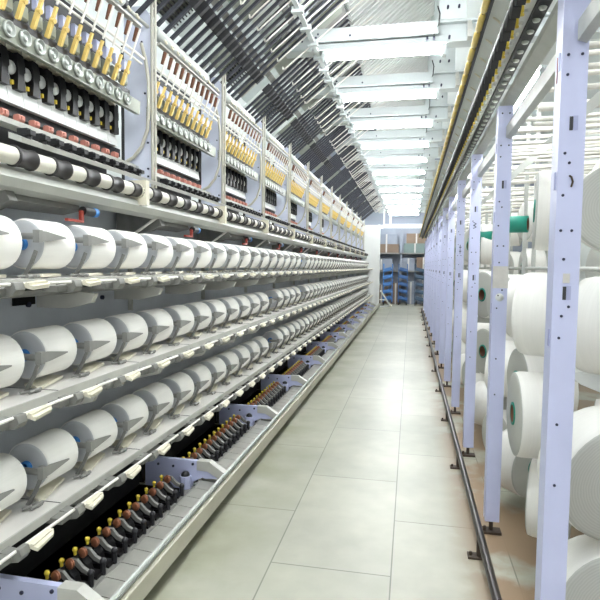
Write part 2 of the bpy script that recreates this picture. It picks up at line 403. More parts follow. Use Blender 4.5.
for k in range(-1,NB-1):
    t=heater(k)
    [ob('junction_box',m_,t) for m_ in jb]
    if k>=1: ob('housing_body',hb,t); ob('housing_ribs',rib_me,t)
    ob('vent_grille',grille_me,t); ob('dark_strip',darkp,t); ob('carrier_strip',carr_me,t); ob('carrier_strip',carr_me,t,(0,.92,0)); ob('cover_sheet',sheet,t)

# roller shaft -----------------------------------------------------
t=thing('roller_shaft','long white roller shaft with black rubber sleeves along the front of the left machine','roller shaft',(-1.55,0,1.92))
ob('shaft',MB().cyl((0,Y0,0),(0,YEND,0),.036,18).mesh('shaft','shaft'),t)
sl=MB().lathe([(.036,-.058),(.041,-.058),(.043,-.055),(.043,-.046),(.038,-.042),(.038,.042),(.043,.046),(.043,.055),(.041,.058),(.036,.058)],(0,0,0),(0,1,0),18).mesh('sleeve','rubber')
i=0; y=1.30
while y<YEND-.1:
    ob('sleeve',sl,t,(0,y,0)); y+=P/6
bk=MB().box(-.05,.052,-.02,.02,-.08,.06).cyl((0,-.035,0),(0,.035,0),.043,14).box(-.15,-.03,-.015,.015,-.04,.02).mesh('bearing_block','cream')
for k in range(-1,NB-1):
    ob('bearing_block',bk,t,(0,post_y(k)-.45,0),label='cream bearing block holding the shaft')

# hood beneath the shaft -------------------------------------------
t=thing('machine_hood','long grey hood under the roller shaft of the left machine','hood',(0,0,0))
hprof=[(-1.62,1.90),(-1.555,1.865),(-1.54,1.835),(-1.56,1.80),(-1.62,1.785),(-1.80,1.83),(-1.92,1.86),(-1.92,1.95),(-1.7,1.95)]
ob('hood_shell',MB().prism_y(hprof,Y0,YEND).mesh('hood_shell','hood'),t)
arm=MB().prism_y([(-1.90,1.84),(-1.60,1.79),(-1.58,1.75),(-1.66,1.715),(-1.78,1.70),(-1.90,1.62)],0,.05).mesh('arm_bracket','bracket')
strut=MB().cyl((-1.60,0,1.80),(-1.80,-.12,1.62),.009,8).mesh('strut','steel')
vb=MB().cyl((0,0,0),(.0,.085,0),.022,12).mesh('valve_body','black')
vc=MB().cyl((0,.085,0),(0,.115,0),.023,12).mesh('valve_cap','blue')
vh=MB().box(-.008,.008,-.02,.0,-.05,.0).box(-.008,.008,-.13,.0,-.058,-.046).mesh('valve_lever','redlever')
hung=MB().prism_y([(-1.90,1.86),(-1.64,1.81),(-1.62,1.76),(-1.72,1.74),(-1.90,1.76)],0,.45).mesh('duct_box','bracket')
for k in range(-1,NB-1):
    yy=post_y(k)
    ob('arm_bracket',arm,t,(0,yy-.10,0)); ob('strut',strut,t,(0,yy-.12,0))
    ob('duct_box',hung,t,(0,yy+.0,0))
    v=ob('valve',vb,t,(-1.575,yy-1.0+.02,1.755)); ob('valve_cap',vc,v,label='blue valve cap'); ob('valve_lever',vh,v,label='red valve lever')

# back panel behind the packages -----------------------------------
t=thing('back_panel','grey sheet cladding behind the package rows of the left machine','panel',(0,0,0))
ob('sheet',MB().box(-1.95,-1.93,Y0,YEND,.45,1.9).mesh('sheet','panel'),t)
op=MB().box(-1.928,-1.918,0,.16,-.05,.05).mesh('opening','void')
fr=MB().box(-1.93,-1.90,0,.015,-.16,.19).mesh('seam_rib','greymetal')
bl=MB()
for yy_ in (0,.34,.69,1.03): bl.cyl((-1.928,yy_,0),(-1.912,yy_,0),.014,8)
bl=bl.mesh('bolt_set','hole')
for k in range(-1,NB-1):
    for z in (1.335,.88):
        ob('opening',op,t,(0,post_y(k)+.33,z)); ob('seam_rib',fr,t,(0,post_y(k)+.1,z)); ob('bolt_set',bl,t,(0,post_y(k)+.1,z-.05))

# winding decks ----------------------------------------------------
ROWS=[(1.577,'top',0),(1.115,'middle',1),(.640,'bottom',2)]
XP=-1.57; RP=.105; LP_=.22; PK=P/4; FAR0=1.882
NPK=int((YEND-.12-FAR0)/PK)+1
yarn=MB()
yarn.lathe([(.026,0),(.086,0),(.098,.003),(RP,.012),(RP,LP_-.012),(.098,LP_-.003),(.086,LP_),(.026,LP_)],(0,0,0),(0,1,0),32)
yarn_me=yarn.mesh('yarn_body','yarn','yarnend_shade')
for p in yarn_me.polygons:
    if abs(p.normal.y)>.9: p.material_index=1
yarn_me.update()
core=MB().lathe([(.018,-.018),(.024,-.018),(.026,-.014),(.026,LP_+.014),(.024,LP_+.018),(.018,LP_+.018),(.018,-.018)],(0,0,0),(0,1,0),18).mesh('core_tube','blue')
armm=MB()
armm.prism_x([(-.045,-.022),(-.045,.020),(-.005,.021),(.125,.002),(.125,-.003),(.0,-.020)],.110,.116)
armm.box(.09,.118,-.055,-.030,-.026,.024); armm.cyl((.10,-.042,0),(.0,-.042,0),.014,10)
arm_me=armm.mesh('cradle_arm','armgrey')
leg=MB(); leg.prism_y([(.03,-.14),(.05,-.14),(.085,-.08),(.105,-.03),(.092,-.025),(.07,-.075)],-.052,-.044)
leg_me=leg.mesh('cradle_leg','bracket')
pad=MB(); pad.prism_z([(-.02,.02),(.075,-.03),(.085,.0),(.030,.21),(-.03,.21)],.004,.016); pad_me=pad.mesh('pad','cream')
foot=MB().box(.07,.10,-.065,-.035,0,.012).cyl((.095,-.10,.010),(.095,-.03,.010),.008,8).cyl((.06,-.11,.008),(.11,-.06,.012),.006,8).mesh('cradle_foot','bracket')
brkt=MB(); brkt.prism_y([(-.015,-.035),(.02,-.045),(.075,-.035),(.088,-.015),(.080,.010),(.060,.010),(.04,-.012),(-.015,-.006)],-.024,.024)
brkt.box(-.02,.05,-.085,-.024,-.035,-.012); brkt_me=brkt.mesh('rod_bracket','bracket')
wed=MB().prism_z([(-.022,0),(.026,0),(.022,.10),(.004,.125),(-.014,.11)],-.006,.007)
wed.prism_x([(0,.007),(.12,.007),(.10,.016),(.0,.014)],-.006,.008)
wed_me=wed.mesh('thread_guide','cream')
under=MB().prism_y([(-.10,-.02),(.0,-.03),(-.02,-.07),(-.14,-.10),(-.30,-.10),(-.30,-.02)],-.015,.015).mesh('under_bracket','greymetal')
seam_me=MB().box(-.43,-.002,0,.004,0,.0015).mesh('plate_seam','dark')
for zc,nm,ri in ROWS:
    zt=zc-.140
    t=thing('winding_deck', {0:'topmost of the three long steel decks holding white packages',1:'middle of the three long steel decks holding white packages',2:'lowest of the three long steel decks, just above the black spindles'}[ri], 'deck', (-1.41,0,zt), group='steel winding decks of the left machine')
    ob('deck_plate',MB().prism_y([(-.44,0),(0,0),(0,-.012),(-.44,-.012)],Y0,YEND).mesh('deck_plate','steel'),t)
    ob('front_lip',MB().prism_y([(0,.002),(.008,.002),(.008,-.032),(-.02,-.032),(-.02,-.028),(0,-.028)],Y0,YEND).mesh('front_lip','greymetal'),t)
    ob('guide_rod',MB().cyl((.075,Y0,-.012),(.075,YEND,-.012),.0065,8).mesh('guide_rod','tubew'),t)
    ob('under_tray',MB().prism_y([(-.44,-.06),(-.10,-.05),(-.03,-.045),(-.10,-.075),(-.44,-.09)],Y0,YEND).mesh('under_tray','bracket'),t)
    for k in range(NB*2): ob('plate_seam',seam_me,t,(0,2.0+k*P/2,0))
    for i in range(NPK):
        ys=FAR0+PK*i-LP_
        ob('cradle_arm',arm_me,t,(XP+1.41,ys,zc-zt+(.03 if ri==0 else 0)))
        ob('cradle_leg',leg_me,t,(XP+1.41,ys,zc-zt)); ob('pad',pad_me,t,(XP+1.41,ys,.0)); ob('cradle_foot',foot,t,(XP+1.41,ys,0))
        ob('rod_bracket',brkt_me,t,(.01,ys+.0,-.015))
        ob('thread_guide',wed_me,t,(.10,ys+.026,-.020),(R(3),R(14),R(3)),label='cream ceramic thread guide')
        if i%2==0: ob('under_bracket',under,t,(0,ys-.06,-.045))
    miss={0:(17,),1:(12,17),2:(12,)}[ri]
    cnt=0
    for i in range(NPK):
        if i in miss: continue
        ys=FAR0+PK*i-LP_
        w={0:'upper row',1:'middle row',2:'lower row'}[ri]
        p=thing('yarn_package', f'white yarn package on the {nm} deck, {nth(cnt)} from the near end', 'yarn package', (XP,ys,zc), group=f'white yarn packages on the {nm} deck')
        ob('yarn_body',yarn_me,p,rot=(0,random.random()*6,0)); ob('core_tube',core,p,label='blue core tube')
        cnt+=1

# spindle banks (between the lavender brackets) --------------------
SB0=3.157
sbk=MB()
sbk.prism_y([(-1.62,.02),(-1.62,.275),(-1.56,.285),(-1.20,.282),(-1.175,.262),(-1.10,.205),(-1.10,.185),(-1.22,.175),(-1.24,.18),(-1.30,.15),(-1.33,.02)],0,.028)
sbk_me=sbk.mesh('plate','lav')
cap=MB().prism_y([(-1.27,.286),(-1.19,.286),(-1.09,.222),(-1.09,.185),(-1.13,.185),(-1.20,.225),(-1.27,.23)],-.012,.04).mesh('nose_cap','greymetal')
sock=MB()
pts8=[(.036*math.cos(R(22.5+45*i)),.036*math.sin(R(22.5+45*i))) for i in range(8)]
sock.prism_z([(-1.335+x,-.035+y) for x,y in pts8],.02,.20); sock_me=sock.mesh('socket','lav')
sockd=MB().ball((-1.335,-.035,.20),.028,10).mesh('socket_plug','black')
sbolt=MB()
for x,z in ((-1.53,.245),(-1.43,.24),(-1.30,.262),(-1.24,.255)): sbolt.lathe([(.0001,-.006),(.008,-.006),(.008,0)],(x,0,z),(0,1,0),8)
sbolt=sbolt.mesh('bolts','hole')
for k in range(-1,NB-1):
    t=thing('side_bracket', f'lavender side bracket with sloped grey nose low on the machine, {nth(k+1)} from the near end', 'bracket', (0,SB0+P*k,0), group='lavender brackets between the spindle banks')
    ob('plate',sbk_me,t); ob('nose_cap',cap,t,label='grey sloped nose cap'); ob('socket',sock_me,t); ob('socket_plug',sockd,t); ob('bolt_set',sbolt,t)
base=MB()
base.prism_y([(-.05,-.15),(.05,-.15),(.06,-.11),(.045,-.06),(.02,-.035),(-.02,-.03),(-.05,-.05)],-.02,.02)
base.box(-.06,.10,-.030,.030,-.15,-.10)
base_me=base.mesh('spindle_base','black')
armg=MB()
armp=[(-.03,-.03),(.005,-.002),(.035,-.004),(.065,-.035),(.105,-.055),(.105,-.07),(.06,-.055),(.03,-.03),(.0,-.028),(-.02,-.045)]
armg.prism_y(armp,.014,.030); armg_me=armg.mesh('curved_arm','bracket')
cop=MB()
for q in range(2): cop.lathe([(.0001,-.004),(.019,-.004),(.022,-.002),(.022,.002),(.019,.004),(.0001,.004)],(.018,-.010+.011*q,-.012),(.25,1,.0),16)
cop_me=cop.mesh('copper_disc','copper')
ycap=MB().ball((-.014,-.016,.004),.0115,10).cyl((-.014,-.016,-.02),(-.014,-.016,.0),.007,8).mesh('yellow_cap','yellow2')
tip=MB().cyl((.10,.02,-.12),(.10,.02,-.06),.012,10).ball((.10,.02,-.055),.016,8).mesh('dark_knob','dark')
NS=13
tray=MB()
for i in range(11):
    ya=.035+i*(P-.04)/11; yb=ya+(P-.04)/11-.005
    tray.prism_y([(-1.26,.125),(-1.255,.160),(-1.24,.168),(-1.155,.160),(-1.128,.148),(-1.132,.13)],ya,yb)
tray_me=tray.mesh('ribbed_guard','guard')
inner=MB().prism_y([(-1.34,.125),(-1.265,.115),(-1.265,.10),(-1.34,.11)],.03,P-.0).mesh('inner_strip','bracket')
dk=MB().box(-1.86,-1.66,.028,P,.10,.42).box(-1.66,-1.36,.028,P,.05,.10).mesh('dark_trough','void')
for k in range(-1,NB-1):
    t=thing('spindle_bank', f'bank of black spindles with copper discs and yellow caps, {nth(k+1)} bay from the near end', 'spindle bank', (0,SB0+P*k,0), group='spindle banks along the machine foot')
    ob('trough',dk,t,label='black trough behind the spindles'); ob('ribbed_guard',tray_me,t,label='ribbed steel guard in front of the spindles'); ob('inner_strip',inner,t)
    for i in range(NS):
        y=.060+i*.0955
        s1=ob('spindle_unit',base_me,t,(-1.41,y,.235))
        ob('curved_arm',armg_me,s1); ob('copper_disc',cop_me,s1); ob('yellow_cap',ycap,s1)
        if k<4: ob('dark_knob',tip,s1)
t=thing('base_plinth','long beige plinth along the foot of the left machine beside the aisle','plinth',(0,0,0))
ob('plank',MB().prism_y([(-1.86,.0),(-1.32,.0),(-1.30,.085),(-1.075,.085),(-1.075,.172),(-1.082,.175),(-1.10,.175),(-1.10,.10),(-1.86,.10)],Y0-.1,YEND).mesh('plank','beige'),t)
ob('top_strip',MB().prism_y([(-1.122,.10),(-1.102,.10),(-1.102,.178),(-1.122,.172)],Y0-.1,YEND).mesh('top_strip','white'),t)
ob('hand_rail',MB().cyl((-1.095,Y0-.1,.212),(-1.095,YEND-.3,.212),.010,10).mesh('hand_rail','pipe'),t)

# end panel of the machine
t=thing('end_panel','tall white end panel closing the far end of the left machine','panel',(0,YEND,0))
ob('panel',MB().box(-1.95,-1.13,.0,.05,0,2.86).mesh('panel','white'),t)
ob('edge_post',MB().box(-1.18,-1.10,-.06,.10,0,3.0).mesh('edge_post','white'),t)
ob('top_frame',MB().box(-1.95,-1.0,-.02,.07,2.86,2.99).mesh('top_frame','white'),t)
t=thing('cross_pipe','white horizontal pipe spanning the aisle at the far end','pipe',(0,YEND+.03,0))
ob('pipe_body',MB().bbox(-1.01,.62,-.03,.05,2.88,3.02,.02).mesh('pipe_body','white'),t)
ob('riser',MB().box(-.78,-.72,-.02,.04,3.02,3.7).box(-1.0,-.95,-.02,.04,3.02,3.7).mesh('riser','white'),t)
t=thing('step_ladder','small white sloping brace standing at the far end of the left machine','brace',(0,0,0))
ob('rail',MB().cyl((-1.06,20.3,.62),(-.72,20.9,.02),.03,8).mesh('rail','white'),t)
ob('rung',MB().cyl((-1.08,20.3,.30),(-.84,20.7,.26),.02,8).cyl((-1.08,20.3,.02),(-.76,20.85,.04),.025,8).mesh('rung','white'),t)
ob('foot',MB().lathe([(.0001,-.04),(.06,-.04),(.06,.04),(.0001,.04)],(-.72,20.9,.06),(1,0,0),12).mesh('foot','cream'),t)

# ------------------------------------------------------------------ overhead beams and lamps
NL=13; LY0=5.43
beam=MB().box(-1.28,1.7,0,.16,3.60,3.655).box(-1.28,1.7,.06,.10,3.655,3.78).box(-1.28,1.7,0,.16,3.78,3.80)
beam_me=beam.mesh('beam','beam')
blk=MB().bbox(-1.0,.20,-.05,.0,3.665,3.775,.006).mesh('cover_block','beam')
clmn=MB().box(.21,.44,.02,.16,3.80,6.4).box(.20,.45,-.01,.02,3.80,6.4).mesh('column','beam')
gus=MB().prism_x([(0,3.60),(-.10,3.60),(-.10,3.66),(0,3.78)],.46,.50).box(-1.3,-1.24,-.02,.0,3.62,3.79).mesh('gusset','greymetal')
bb=MB()
for x,z in ((-.95,3.70),(-.93,3.73),(-.62,3.70),(.10,3.63),(.16,3.63),(.28,3.9),(.38,3.9),(.28,4.2),(.38,4.2),(.30,3.63),(-1.1,3.7)): bb.lathe([(.0001,-.058),(.01,-.058),(.01,.02)],(x,0,z),(0,1,0),8)
bb=bb.mesh('bolts','hole')
hous=MB().prism_y([(-.86,3.57),(.24,3.57),(.24,3.60),(-.86,3.60)],.03,.11).box(-.90,-.86,.03,.11,3.50,3.60).box(.24,.28,.03,.11,3.50,3.60).mesh('housing','beam')
tub=MB().lathe([(.0001,-.86),(.021,-.86),(.026,-.85),(.026,.23),(.021,.24),(.0001,.24)],(0,.05,3.54),(1,0,0),14).mesh('glow_tube','lamp')
hang=MB().cyl((0,.07,3.59),(0,.07,6.4),.008,8).mesh('hanger','beam')
cab=MB().tube([(.16,-.03,3.66),(.20,-.05,3.74),(.21,-.03,3.85),(.19,.0,3.93)],.006,6).mesh('cable','dark')
for k in range(-4,NL):
    y=LY0+P*k
    if k>=0:
        t=thing('cross_beam', f'white steel cross beam over the aisle, {nth(k)} from the near end', 'beam', (0,y,0), group='white cross beams over the aisle')
        ob('beam',beam_me,t); ob('cover_block',blk,t); ob('column',clmn,t); ob('gusset',gus,t); ob('bolt_set',bb,t); ob('cable',cab,t)
    lb=f'lit fluorescent tube lamp under the {nth(k)} cross beam' if k>=0 else f'added unseen tube lamp on hangers overhead, {nth(-k-1)} one nearer than the lamps in view'
    if k==0: lb='largest lit fluorescent tube lamp, under the first cross beam'
    t=thing('fluorescent_lamp', lb, 'lamp', (0,y,0), group='fluorescent lamps over the aisle')
    if k<0:  # out-of-view lamps, added to light the near part of the aisle
        for x in (-.7,.1): ob('hanger',hang,t,(x,0,0))
    ob('housing',hous,t); ob('glow_tube',tub,t)
hl=MB().box(-.08,.08,0,2.2,6.1,6.4).mesh('housing','white')
ht=MB().lathe([(.0001,0),(.035,0),(.035,2.1),(.0001,2.1)],(0,.05,6.05),(0,1,0),12).mesh('glow_tube','lamp')
for k in range(9):  # unseen lamps above the housings, added to brighten ceiling and tracks
    t=thing('unseen_fill_lamp', f'added unseen fill lamp under the hall ceiling, {nth(k)} from the near end', 'lamp', (-.15,-1.5+2.75*k,0), group='added unseen lamps under the hall ceiling')
    ob('housing',hl,t); ob('glow_tube',ht,t)
t=thing('cable_rail','long white rail with clips running along the aisle below the sloping tracks','rail',(-.95,0,3.60))
ob('rail',MB().box(-.02,.02,3.4,YEND,-.02,.0).mesh('rail','beam'),t)
cl=MB().box(-.05,.045,-.025,.025,-.042,.006).mesh('clip','beam')
y=3.5
while y<YEND: 
    ob('clip',cl,t,(0,y,0)); y+=P/4

# ------------------------------------------------------------------ right creel
CP0=1.87; NC=14; PC=1.297; CX=.945
ZT=2.37
pp=[(.444,0),(.52,0),(.52,.08),(.513,.08),(.513,.009),(.451,.009),(.451,.08),(.444,.08)]
cpost=MB().prism_z(pp,.075,ZT).mesh('channel','lav')
hol=MB()
for x,z in ((.492,2.33),(.53,2.33),(.49,2.16),(.53,2.16),(.49,2.10),(.491,1.86),(.505,1.83),(.49,1.73),(.488,1.62),(.52,1.62),(.50,1.53),(.50,1.35),(.495,1.28),(.52,1.38),(.50,1.0),(.50,.8)):
    hol.lathe([(.0001,-.003),(.0045,-.003),(.0045,0)],(x-.028,0,z),(0,1,0),8)
hol=hol.mesh('bolt_holes','hole')
slot=MB().box(.0,.010,-.002,0,0,.042).mesh('slot','dark')
slot2=MB().box(0,.013,-.002,0,0,.044).mesh('slot_flap','lavdk')
sideslot=MB().box(0,.003,0,.012,0,.055).mesh('side_slot','lavdk')
cfoot=MB().cyl((.482,.04,.015),(.482,.04,.10),.012,10).box(.43,.535,.0,.07,0,.014).cyl((.445,.02,.014),(.445,.02,.04),.008,8).mesh('foot_plate','rust')
for k in range(NC):
    lb=f'lavender creel post beside the aisle, {nth(k)} from the near end'
    if k==1: lb='lavender creel post with a masking tape patch, second from the near end'
    if k==2: lb='lavender creel post with a handwritten mark, third from the near end'
    t=thing('creel_post', lb, 'creel post', (0,CP0+PC*k,0), group='lavender creel posts along the right of the aisle')
    ob('channel',cpost,t); ob('bolt_holes',hol,t); [ob('slot',slot,t,(.473,0,z)) for z in (1.93,1.402)]; [ob('slot_flap',slot2,t,(.484,0,z)) for z in (1.93,1.402)]; [ob('side_slot',sideslot,t,(.441,.02,z)) for z in (2.12,1.75,1.25)]; ob('foot_plate',cfoot,t,label='rusty foot plate bolted to the floor')
    if k==0:
        ob('sticker',MB().box(.472,.492,-.003,0,1.455,1.485).mesh('sticker','tape'),t)
        ob('hook',MB().tube([(.480,0,1.79),(.482,-.012,1.785),(.486,-.014,1.77),(.484,-.006,1.755)],.003,6).mesh('hook','rust'),t)
        ob('red_mark',MB().box(.4425,.444,.050,.055,2.09,2.17).mesh('red_mark','redlever'),t)
    if k==1:
        ob('tape_patch',MB().box(.442,.522,-.003,0,1.39,1.51).mesh('tape_patch','tape'),t,label='masking tape patch')
        ob('round_sticker',MB().lathe([(.0001,-.002),(.022,-.002),(.022,0)],(.48,0,1.34),(0,1,0),18).mesh('round_sticker','white'),t)
    if k==2:
        mk=MB()
        for za,zb in ((0,.012),(.024,.012),(.024,.036),(.048,.036)):
            xa,xb=(.466,.490)
            mk.add([(xa,-.002,1.80+za),(xa,-.002,1.806+za),(xb,-.002,1.806+zb),(xb,-.002,1.80+zb)],[(0,1,2,3)])
        ob('marking',mk.mesh('marking','ink'),t,label='handwritten numeral on the post')
    if k==3:
        mk=MB()
        for z in (1.66,1.70): mk.box(.472,.494,-.002,0,z,z+.009)
        mk.box(.479,.485,-.002,0,1.64,1.73)
        ob('marking',mk.mesh('marking','ink'),t)

# floor rail
t=thing('floor_rail','worn black pipe rail low on the floor in front of the creel posts','rail',(.385,0,0))
ob('pipe',MB().cyl((0,1.2,.12),(0,CP0+PC*13,.12),.02,14).mesh('pipe','railblk'),t)
sup=MB().box(-.015,.015,-.012,.012,.012,.105).box(-.06,.02,-.03,.03,0,.010).cyl((-.045,0,.010),(-.045,0,.026),.008,8).mesh('support','rust')
for k in range(13): ob('support',sup,t,(0,2.9+PC*k,0))

# guide heads above the posts
ghp=MB().prism_y([(.285,2.56),(.36,2.545),(.362,2.56),(.287,2.575)],0,P-.006).mesh('plate','offwhite')
gkn=MB().cyl((0,0,.0),(.025,0,-.02),.004,6).cyl((.025,0,-.02),(.030,.02,-.018),.004,6).mesh('hook','cream')
fin=MB().prism_x([(-.055,.08),(.055,.08),(.055,.02),(.035,-.02),(.0,-.035),(-.04,-.01)],-.004,.030).mesh('comb_fin','dark')
ycl=MB().bbox(-.008,.008,-.011,.011,-.03,.0).box(-.004,.010,-.006,.006,-.038,-.03).mesh('yellow_clip','yellow2')
wst=MB().box(.425,.46,0,P,2.548,2.57).mesh('white_strip','white')
wsb=MB().cyl((.442,0,2.56),(.435,0,2.535),.008,8).mesh('eyelet','white')
bst=MB().prism_y([(.462,2.535),(.512,2.53),(.514,2.575),(.464,2.58)],0,P).mesh('black_strip','black')
bds=MB().lathe([(.0001,-.012),(.013,-.012),(.016,-.006),(.016,0),(.0001,0)],(0,0,0),(0,0,1),12).mesh('round_cap','disc')
for k in range(-1,NB):
    y0=CP0+P*k+.35
    t=thing('comb_section', f'{nth(k+1)} section of black combs with yellow clips above the creel posts', 'guide head', (0,y0,0), group='comb guide sections above the creel posts')
    ob('plate',ghp,t); ob('white_strip',wst,t);  ob('black_strip',bst,t)
    for i in range(12):
        y=.05+i*P/12
        ob('comb_fin',fin,t,(.372,y,2.53)); ob('yellow_clip',ycl,t,(.412,y+.02,2.55)); ob('round_cap',bds,t,(.488,y,2.535)); ob('eyelet',wsb,t,(0,y+.05,0))
        if i%2==0: ob('hook',gkn,t,(.315,y,2.555))
t=thing('bead_rope','yellow jointed bead line strung along the creel head over the aisle','bead line',(.268,0,2.55))
ob('cord',MB().cyl((0,1.6,0),(0,19.9,0),.005,6).mesh('cord','brown'),t)
ob('backing_strip',MB().box(.012,.024,1.6,19.9,-.02,.02).mesh('backing_strip','dark'),t)
bead=MB().lathe([(.004,0),(.010,.006),(.0145,.02),(.0145,.15),(.010,.164),(.004,.17)],(0,0,0),(0,1,0),10).mesh('bead','beadyel')
for i in range(98): ob('bead',bead,t,(0,1.9+i*.1825,0),label=None)
t=thing('creel_head_bar','grey channel bar along the creel top, beside the aisle','bar',(0,0,0))
ob('channel',MB().prism_y([(.478,2.40),(.523,2.375),(.528,2.375),(.528,2.425),(.523,2.425),(.520,2.385),(.483,2.405),(.483,2.43),(.478,2.43)],1.2,19.).mesh('channel','creelgrey'),t)
t=thing('creel_inner_bar','grey channel bar along the creel top, behind the creel lamps','bar',(0,0,0))
seg=MB().prism_y([(.485,2.20),(.512,2.19),(.512,2.25),(.508,2.25),(.505,2.20),(.49,2.21),(.49,2.26),(.485,2.26)],0,PC-.09).mesh('bar_segment','creelgrey')
for k in range(-1,NC-1): ob('bar_segment',seg,t,(0,CP0+PC*k+.085,0))
# creel lamps
ch=MB().box(.63,.69,0,1.0,2.63,2.66).mesh('housing','white')
ct=MB().lathe([(.0001,0),(.022,0),(.026,.01),(.026,.96),(.022,.97),(.0001,.97)],(.66,.015,2.60),(0,1,0),12).mesh('glow_tube','lamp2')
for i,k in enumerate((0,2,4,6,8,10)):
    y=3.35+PC*k
    t=thing('creel_lamp', f'lit fluorescent tube inside the creel top, {nth(i)} from the near end', 'lamp', (0,y,0), group='fluorescent tubes inside the creel')
    ob('housing',ch,t); ob('glow_tube',ct,t)

# creel inner frames: uprights, pegs and white thread tubes per bay
up=MB()
for x in (.98,1.06,1.75): up.box(x-.015,x+.015,-.015,.015,.0,3.0)
up_me=up.mesh('upright','creelgrey')
br_=MB().prism_y([(.56,2.05),(.60,2.05),(1.06,2.45),(1.06,2.51),(1.02,2.51)],.02,.045).mesh('diagonal_brace','creelgrey')
hbm=MB()
for z in (.06,1.5,1.02,.56): hbm.cyl((1.0,.02,z),(1.0,PC,z),.014,8)
hbm.cyl((.80,.02,.045),(.80,PC,.045),.016,8)
hb_me=hbm.mesh('side_bar','creelgrey')
ttb=MB()
pegm=MB().cyl((0,0,0),(.0,0,.30),.013,8).mesh('peg','creelgrey')
for k in range(0,NC-1):
    t=thing('creel_rack', f'grey inner creel frame behind the posts, {nth(k)} bay from the near end', 'creel frame', (0,CP0+PC*k+.714,0), group='grey inner frames of the creel')
    ob('upright',up_me,t); ob('side_bar',hb_me,t); ob('diagonal_brace',br_,t)
    rnd=random.Random(k+3)
    t2=thing('thread_tube_set', f'set of white horizontal thread tubes in the creel top, {nth(k)} bay', 'thread tubes', (0,CP0+PC*k,0), group='white thread tubes in the creel top')
    for i in range(12):
        y=.12+i*PC/12; z=2.40-.045*(i%5)+rnd.uniform(-.01,.01)
        me=MB().tube([(.58,y,z),(.9,y,z+.01),(1.6,y+.02,z+.05),(3.2,y+.05,z+.10)],.012,8).mesh('thread_tube','tubew')
        ob('thread_tube',me,t2)
    ob('carrier_bar',MB().box(1.7,1.73,.0,PC,2.22,2.25).mesh('carrier_bar','creelgrey'),t2)

# creel bobbins
def bobbin_me(Rb,L,rc=.058):
    y=MB(); y.lathe([(rc,-L/2),(Rb*.9,-L/2),(Rb*.975,-L/2+.006),(Rb,-L/2+.03),(Rb,L/2-.03),(Rb*.975,L/2-.006),(Rb*.9,L/2),(rc,L/2)],(0,0,0),(0,0,1),40)
    me=y.mesh('yarn_body','yarn2','creelend')
    for p in me.polygons:
        if abs(p.normal.z)>.9: p.material_index=1
    me.update()
    c=MB(); c.lathe([(rc-.012,-L/2-.006),(rc,-L/2-.006),(rc,L/2+.006),(rc-.012,L/2+.006)],(0,0,0),(0,0,1),24)
    c.cur=1; c.lathe([(rc-.0125,-L/2-.005),(rc-.0125,L/2+.005)],(0,0,0),(0,0,1),24)
    return me, c.mesh('core_tube','green','brown')
BIG=bobbin_me(.215,.20); MID=bobbin_me(.20,.20); SML=bobbin_me(.19,.19); HUGE=bobbin_me(.245,.20)
def bobbin(pos, nrm, kind, label):
    q=Vector(nrm).to_track_quat('Z','Y')
    t=thing('creel_bobbin',label,'bobbin',pos,q.to_euler(),'white bobbins in the creel')
    ob('yarn_body',kind[0],t); ob('core_tube',kind[1],t,label='green tube core with a brown inside')
    return t
near=[ # pos, facing, kind, label
 ((.71,2.98,1.79),(-.985,.17,.02),MID,'white bobbin seen side-on high between the first two creel posts'),
 ((.675,3.0,1.265),(.88,-.47,0),BIG,'fat white bobbin at middle height between the first two creel posts'),
 ((.63,2.93,.76),(-1,0,0),BIG,'white bobbin showing its brown core hole between the first two creel posts'),
 ((.74,3.0,.30),(-.95,.3,0),MID,'lowest white bobbin between the first two creel posts'),
 ((.775,2.30,.71),(.25,-.95,-.15),HUGE,'large white bobbin with ringed end face at right edge above the bottom one'),
 ((.80,2.32,.17),(.15,-.97,.05),HUGE,'large white bobbin at the bottom right corner behind the near post'),
 ((.80,2.42,1.27),(.75,-.65,0),MID,'white bobbin at mid height right of the near creel post'),
 ((.86,2.60,1.76),(-.2,-.97,-.05),SML,'white bobbin at the top right of the near creel post'),
]
for n_,a_ in enumerate(near):
    t_=bobbin(*a_)
    if n_==0: ob('tube_end',MB().lathe([(.044,-.17),(.056,-.17),(.056,-.10),(.044,-.10)],(0,0,0),(0,0,1),24).mesh('tube_end','green'),t_,label='green tube end sticking out')
LV=(.30,.80,1.27,1.74)
names=['floor','second','third','top']
for k in range(1,11):
    for cidx,off in enumerate((.44,.98)):
        for li,z in enumerate(LV):
            rnd=random.Random(k*31+cidx*7+li)
            if (k,cidx,li) in ((1,0,3),(2,0,3),(1,1,3),(3,0,1),(2,1,2)): continue
            nrm=[(1,-.15,0),(.85,-.5,0),(-1,.1,0),(-.9,-.4,0)][rnd.randrange(4)]
            if (k,cidx,li)==(1,0,0): nrm=(.6,-.75,-.05)
            if (k,cidx,li)==(1,0,1): nrm=(1,.15,0)
            x=.70+rnd.uniform(-.02,.06)
            y=CP0+PC*k+off+rnd.uniform(-.05,.05)
            bobbin((x,y,z+rnd.uniform(-.03,.03)),nrm,(MID,SML)[rnd.randrange(2)],
              f'white creel bobbin, {names[li]} level, {("near","far")[cidx]} column of the {nth(k)} creel bay')
for k in range(0,8):
    for li,z in enumerate((.45,1.0,1.5,2.0)):
        rnd=random.Random(k*17+li+500)
        bobbin((1.28,CP0+PC*k+.55+rnd.uniform(-.1,.1),z),(-1,rnd.uniform(-.4,.4),0),BIG,
          f'white bobbin in the rear column of the {nth(k)} creel bay, {["lowest","second","third","highest"][li]} level')
tu=MB().lathe([(.044,-.10),(.054,-.10),(.054,.10),(.044,.10)],(0,0,0),(0,0,1),24)
tu_me=tu.mesh('tube','green')
ti=MB().lathe([(.0435,-.099),(.0435,.099)],(0,0,0),(0,0,1),24).mesh('tube_lining','brown')
